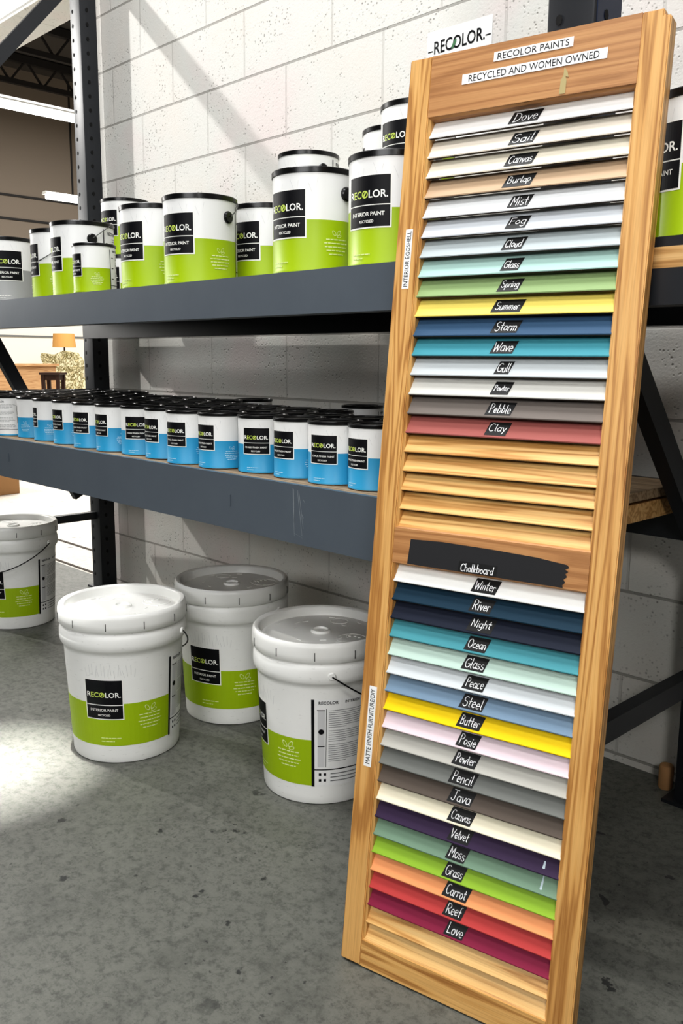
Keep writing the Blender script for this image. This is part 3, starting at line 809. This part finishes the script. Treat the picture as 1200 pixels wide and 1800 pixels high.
def slat(zc, m, word=None, u=0, w=0, label=None):
    # blade: lower edge at the front, upper edge at the back
    yc = .0150; A = Vector((yc-HD, zc-HZ)); B = Vector((yc+HD, zc+HZ)); d = (B-A).normalized(); nn = Vector((-d.y, d.x))
    if nn.x > 0: nn = -nn
    # nn points to the front and up; face is offset, ends rounded
    h = TK/2; poly = []; cr = .0011
    for c_, sg, sd in ((A, -1, 1), (B, 1, 1), (B, 1, -1), (A, -1, -1)):
        k = c_+d*(sg*.0012)+nn*(sd*h)          # corner, eased
        p1 = k-d*(sg*cr); p2 = k-nn*(sd*cr)
        poly += [tuple(p2), tuple(p1)] if sg*sd < 0 else [tuple(p1), tuple(p2)]
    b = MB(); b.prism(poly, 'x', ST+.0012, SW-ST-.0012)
    n_ = len(poly)
    # the face carries the paint; lip, underside and back are coloured dark as shade
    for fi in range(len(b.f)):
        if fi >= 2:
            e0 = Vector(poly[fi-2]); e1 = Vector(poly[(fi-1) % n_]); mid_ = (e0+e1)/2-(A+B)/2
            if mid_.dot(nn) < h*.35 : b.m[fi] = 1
    o = b.build('slat', [m, M['slatshade']], sh, 25)
    if label: o['label'] = label
    if word:
        b = MB(); L = (B-A).length; hh = L*.66; off = h+.0004
        C0 = (A+B)/2+d*(-L*.10)
        def P(x, z, k=0.0): 
            q = C0+d*z+nn*(off+k); return (u+x, q.x, q.y)
        sl = .0025
        b.add([P(-w/2-sl,-hh/2), P(w/2-sl,-hh/2), P(w/2+sl,hh/2), P(-w/2+sl,hh/2)], [(0,1,2,3)], 0)
        V, F = hand(word, w*.8, hh*.72, rh)
        b.add([P(x, z, .0004) for x, z in V], F, 1)
        t = b.build('name_tag', [M['tagblack'], M['chalk']], o, 'flat2d'); t['label'] = 'black tag hand-lettered %s in white' % word
    return o, (A, B, d, nn)
pu = (M1-RT)/21; pl = (B1-M2)/21
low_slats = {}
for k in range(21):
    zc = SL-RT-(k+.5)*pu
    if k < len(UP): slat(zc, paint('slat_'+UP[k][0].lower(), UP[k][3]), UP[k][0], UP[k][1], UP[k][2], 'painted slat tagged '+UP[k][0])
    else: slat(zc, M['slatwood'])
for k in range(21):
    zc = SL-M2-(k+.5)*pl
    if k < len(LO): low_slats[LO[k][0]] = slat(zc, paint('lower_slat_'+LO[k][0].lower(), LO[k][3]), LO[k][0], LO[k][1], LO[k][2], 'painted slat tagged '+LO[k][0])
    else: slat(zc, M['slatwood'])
# pale drips on two lower slats
for nm, u0, w0, z0, z1 in (('Velvet',.3185,.004,-.009,.001), ('Moss',.3175,.0035,-.011,.009)):
    o, (A, B, d, nn) = low_slats[nm]; b = MB(); C0 = (A+B)/2
    def P(x, z): q = C0+d*z+nn*(TK/2+.0004); return (x, q.x, q.y)
    b.add([P(u0-w0/2, z0), P(u0, z0-.001), P(u0+w0/2, z0), P(u0+w0*.4, (z0+z1)/2), P(u0+w0*.2, z1), P(u0-w0*.3, z1), P(u0-w0*.4, (z0+z1)/2)], [tuple(range(7))], 0)
    b.build('paint_drip', [M['drip']], o, 'flat2d')
def tape(parent, x0, x1, z0, z1, txt, name='tape_label', rot=False, y=-.0004, bold=.0):
    b = MB(); b.add([(x0,y,z0),(x1,y,z0),(x1,y,z1),(x0,y,z1)], [(0,1,2,3)], 0)
    cx, cz = (x0+x1)/2, (z0+z1)/2
    if not rot:
        V, F = fit_text(txt, (x1-x0)*.9, (z1-z0)*.68, bold); b.add([(cx+x, y-.0003, cz+z) for x, z in V], F, 1)
    else:
        V, F = fit_text(txt, (z1-z0)*.93, (x1-x0)*.6, bold); b.add([(cx-z, y-.0003, cz+x) for x, z in V], F, 1)
    return b.build(name, [M['tape'], M['black']], parent, 'flat2d')
tape(r_t, .138, .2545, 1.3845, 1.3975, 'RECOLOR PAINTS')
tape(r_t, .090, .303, 1.3605, 1.3745, 'RECYCLED AND WOMEN OWNED')
tape(s_l, .0155, .0275, 1.070, 1.159, 'INTERIOR EGGSHELL', rot=True)
tape(s_l, .0148, .0285, .323, .4525, 'MATTE FINISH FURNITURE/DIY', rot=True)
b = MB(); y = -.0003     # putty-coloured paint dab below the tape
b.add([(.2405,y,1.3235),(.249,y,1.3235),(.2495,y,1.341),(.2475,y,1.3465),(.244,y,1.347),(.2412,y,1.342)], [tuple(range(6))], 0)
b.add([(.2445,y,1.347),(.2520,y,1.3445),(.2500,y,1.3515),(.2462,y,1.3575),(.2448,y,1.358)], [tuple(range(5))], 0)
b.build('paint_dab', [M['putty']], r_t, 'flat2d')
# chalkboard-paint swatch with a brushed ragged right end
y = -.0003; b = MB(); top = [(.067,.6915),(.12,.6935),(.2,.6925),(.27,.690),(.314,.6855)]
rag = [(.3175,.682),(.3120,.679),(.3165,.676),(.3125,.673),(.3155,.669),(.3105,.665),(.3135,.661),(.3095,.657),(.3110,.6533)]
bot = [(.064,.6533)]
pts = top+rag+bot
b.add([(x,y,z) for x,z in pts], [tuple(range(len(pts)))[::-1]], 0)
sw_ = b.build('paint_swatch', [M['chalkboard']], r_m, 'flat2d'); sw_['label'] = 'black chalkboard-paint swatch'
b = MB(); y = -.0007
b.add([(.1500,y,.6535),(.2110,y,.6535),(.2125,y,.6695),(.1515,y,.6695)], [(0,1,2,3)], 0)
V, F = hand('Chalkboard', .052, .0125, rh); b.add([(.1812+x, y-.0003, .6615+z) for x, z in V], F, 1)
t_ = b.build('name_tag', [M['tagblack'], M['chalk']], r_m, 'flat2d'); t_['label'] = 'black tag hand-lettered Chalkboard in white'

# ------------------------------------------------------------------ paper sign on the wall
ps = empty('paper_sign', (-1.507, YW, 1.66)); tag(ps, 'white paper sign with black word, taped to the block wall behind the shutter', 'sign')
b = MB(); y = -.0015
b.add([(-.108,y,-.16),(.098,y,-.16),(.100,y,.135),(-.107,y,.140)], [(0,1,2,3)], 0); b.build('sheet', [M['tape']], ps, 'flat2d')
b = MB(); rf_ = None
vs, fs, x0, x1, z0, z1 = text2d('RECOLOR.', .012); s_ = .162/(x1-x0)
b.add([((x-(x0+x1)/2)*s_-.003, y-.0008, (z-z0)*s_*1.25+.082) for x, z in vs], fs, 0)
for sx in (-1, 1): b.box(.0*sx+(-.104 if sx < 0 else .080), (-.088 if sx < 0 else .096), y-.001, y-.0008, .090, .0925, 0)
V = []
for i in range(12):
    t = i/12*2*PI; lx = .013*math.cos(t); lz = .0045*math.sin(t); a = math.radians(58); V.append((-.0185+lx*math.cos(a)-lz*math.sin(a), y-.0012, .094+lx*math.sin(a)+lz*math.cos(a)))
b.add(V, [tuple(range(12))], 1)
b.build('lettering', [M['black'], mat('leaf_green', (70,120,80), .6)], ps, 'flat2d')

# ------------------------------------------------------------------ shop beyond the opening
def ceiling_light(x, y0, y1, z, zc, label):
    o = empty('ceiling_light', (x, (y0+y1)/2, z)); tag(o, label, 'ceiling light', 'hanging strip lights'); hl = (y1-y0)/2
    b = MB(); b.prism([(-.03,.0),(.03,.0),(.05,-.02),(.05,-.03),(-.05,-.03),(-.05,-.02)], 'y', -hl, hl); b.build('housing', [M['fixture']], o)
    b = MB()
    b.tube([(0,-hl+.02,-.055),(0,hl-.02,-.055)], .022, 12); b.build('tube', [M['tubeglow']], o, 40)
    for yy in (-hl*.62, hl*.62):
        b = MB(); b.tube([(0,yy,0),(0,yy,zc-z)], .006, 6); b.build('hanger', [M['joist']], o)
    return o
ceiling_light(-6, 2.35, 4.05, 2.66, 5.86, 'nearer hanging fluorescent strip light beyond the rack')
ceiling_light(-9, 4.46, 6.6, 2.66, 5.86, 'farther hanging fluorescent strip light, end showing left of the upright')

def lathe_obj(name, prof, m, parent, n=32): b = MB(); b.lathe(prof, n); return b.build(name, [m], parent, 40)
M['shade'] = mat('tan_lampshade', (206,156,92), .8, emit=(220,160,90), es=.15)
M['floral'] = None
def floral():
    m = mat('leaf_print_fabric', (226,216,178), .9); t = NT(m); v = t.coord((1,1,1))
    w = t.n.new('ShaderNodeTexVoronoi'); w.inputs['Scale'].default_value = 7; w.feature = 'SMOOTH_F1'; t.link(v, w.inputs['Vector'])
    n = t.noise(v, 9, 3, .6, 2.2)
    c = t.ramp(n, [(.44, lin((236,228,196))), (.5, lin((150,138,84))), (.54, lin((84,72,36))), (.62, lin((220,208,164)))])
    t.link(c, t.b.inputs['Base Color']); return m
M['floral'] = floral(); M['darkwood'] = mat('dark_walnut', (48,26,18), .4); M['orangewood'] = wood_mat('orange_oak', 'y', (170,128,88), (202,162,118), (216,180,136), .55)
# armchair, back to us, slanting wing outline
ac = empty('armchair', (-14.4, 7.46, 0), math.radians(38)); tag(ac, 'armchair in cream and brown leaf-print fabric beyond the opening', 'armchair')
b = MB(); b.prism([(-.02,.12),(.30,.12),(.36,.92),(.26,1.04),(.05,1.07),(-.12,1.0),(-.34,1.03),(-.36,.96)], 'y', -.36, -.22); b.build('backrest', [M['floral']], ac)
b = MB(); b.box(-.2,.3,-.22,.36,.28,.46,0,.04); b.build('seat', [M['floral']], ac, 50)
for s_ in (-1,1):
    b = MB(); b.box(.05+.27*s_-.06,.05+.27*s_+.06,-.22,.36,.2,.62,0,.04); b.build('arm', [M['floral']], ac, 50)
    for yy in (-.3,.3):
        b = MB(); b.box(.05+.22*s_-.025,.05+.22*s_+.025,yy-.025,yy+.025,0,.2); b.build('leg', [M['darkwood']], ac)
# side table
st = empty('side_table', (-12.7, 6.30, 0), .75); tag(st, 'small dark wooden side table left of the leaf-print armchair', 'table')
b = MB(); b.box(-.16,.16,-.16,.16,.70,.735,0,.01); b.build('table_top', [M['darkwood']], st)
for sx in (-1,1):
    for sy in (-1,1): b = MB(); b.bar((.115*sx,.115*sy,.70),(.10*sx,.10*sy,0),.05,.05,(1,0,0)); b.build('leg', [M['darkwood']], st)
b = MB(); b.box(-.125,.125,-.125,.125,.62,.70); b.build('apron', [M['darkwood']], st)
# table behind the chair carrying the lamp
lt = empty('console_table', (-15.15, 7.95, 0), .0); tag(lt, 'pale console table holding the lamp behind the armchair', 'table')
b = MB(); b.box(-.2,.2,-.42,.35,.80,.84,0,.008); b.build('table_top', [M['whitewall']], lt)
for sx in (-1,1):
    for sy in (-1,1): b = MB(); b.box(.16*sx-.02,.16*sx+.02,-.03+.32*sy-.02,-.03+.32*sy+.02,0,.80); b.build('leg', [M['whitewall']], lt)
tl = empty('table_lamp', (-15.0, 7.68, .84)); tag(tl, 'table lamp with a tan drum shade above the armchair', 'lamp')
lathe_obj('base', [(0,0),(.07,0),(.075,.012),(.02,.03),(.018,.08),(.05,.13),(.045,.16),(.016,.2),(.012,.34),(0,.34)], M['darkwood'], tl)
lathe_obj('lamp_shade', [(.205,.300),(.185,.54),(.183,.54),(.203,.300)], M['shade'], tl)
# wooden counter
wc = empty('counter', (-13.5, 5.1, 0), math.radians(0)); tag(wc, 'orange-brown wooden counter along the bright far wall', 'counter')
b = MB(); b.box(-.2,.2,-1.6,1.55,.0,.82,0); b.build('carcass', [M['orangewood']], wc)
b = MB(); b.box(-.24,.24,-1.64,1.59,.82,.86,0,.006); b.build('counter_top', [M['orangewood']], wc)
# a smaller leaf-print chair showing right of the upright
c2 = empty('accent_chair', (-12.0, 6.74, 0), .4); tag(c2, 'small print-covered chair with dark legs, in the slot right of the upright', 'chair')
b = MB(); b.box(-.2,.2,-.2,.2,.42,.52,0,.03); b.build('seat', [M['floral']], c2, 50)
b = MB(); b.box(-.2,.2,.16,.22,.5,.86,0,.02); b.build('backrest', [M['floral']], c2, 50)
for sx in (-1,1):
    for sy in (-1,1): b = MB(); b.box(.17*sx-.02,.17*sx+.02,.17*sy-.02,.17*sy+.02,0,.42); b.build('leg', [M['darkwood']], c2)
# cardboard box
cbx = empty('cardboard_box', (-6.22, 2.52, 0), .12); tag(cbx, 'brown cardboard box on the pale floor at the left edge', 'box')
b = MB(); b.box(-.2,.2,-.16,.16,0,.22,0,.004); b.build('carton', [M['card']], cbx)
b = MB(); b.box(-.2,.2,-.025,.025,.2201,.2208,0); b.box(.2001,.2006,-.025,.025,.15,.22,0); b.build('packing_tape', [mat('tan_tape', (205,176,128), .3)], cbx)
# short wooden peg by the wall foot
pg = MB(); pg.lathe([(0,0),(.014,0),(.016,.004),(.0165,.05),(.014,.056),(0,.058)], 18)
tag(pg.build('wooden_peg', [M['card']], None, 40, (-.815,1.842,0)), 'short wooden peg standing by the wall foot, lower right', 'wooden peg')

# ------------------------------------------------------------------ light
w = bpy.data.worlds.new('World'); SC.world = w; w.use_nodes = True
w.node_tree.nodes['Background'].inputs[0].default_value = (.95,.97,1,1); w.node_tree.nodes['Background'].inputs[1].default_value = .05
def area(name, loc, target, sx, sy, power, col=(1,1,1), spread=180):
    l = bpy.data.lights.new(name, 'AREA'); l.shape = 'RECTANGLE'; l.size = sx; l.size_y = sy; l.energy = power; l.color = col; l.spread = math.radians(spread)
    o = bpy.data.objects.new(name, l); COL.objects.link(o); o.location = loc
    d = Vector(target)-Vector(loc); o.rotation_euler = d.to_track_quat('-Z','Y').to_euler(); return o
area('overhead_strip', (-1.2,.62,3.8), (-1.2,.75,.6), 3.2, .4, 78)
area('front_strip', (-.3,-.85,3.7), (-1.1,1.1,.7), 2.2, .5, 50)
area('rear_fill', (-.1,-2.8,1.95), (-1.1,1.1,.8), 2.2, .5, 44)  # added low fill from the front, softens the slat shadows
area('right_fill', (1.3,-1.0,2.1), (-.76,1.05,.75), .5, .5, 3.2, (1,.99,.97), 60)  # added fill lamp aimed at the shutter, no fixture there
area('opening_bounce', (-5.5,.9,1.5), (-2,1.75,.45), .7, .7, 26, (1,.98,.94))
area('key_left', (-6.6,.0,3.35), (-2.6,1.9,1.6), .07, .07, 125, (1,.98,.95))
area('door_light', (-1.96,.72,4.6), (-1.96,.76,0), .04, .04, 2.9, (1,1,.98), 7.6)
area('shop_light', (-10,7,5.2), (-10,7,0), 7, 7, 900, (1,.98,.94))
area('shop_light_near', (-6,4.2,4.6), (-6,4.2,0), 3, 3, 100, (1,.98,.95))
SC.view_settings.view_transform = 'Standard'
SC.view_settings.look = 'Medium High Contrast'
SC.view_settings.exposure = 0
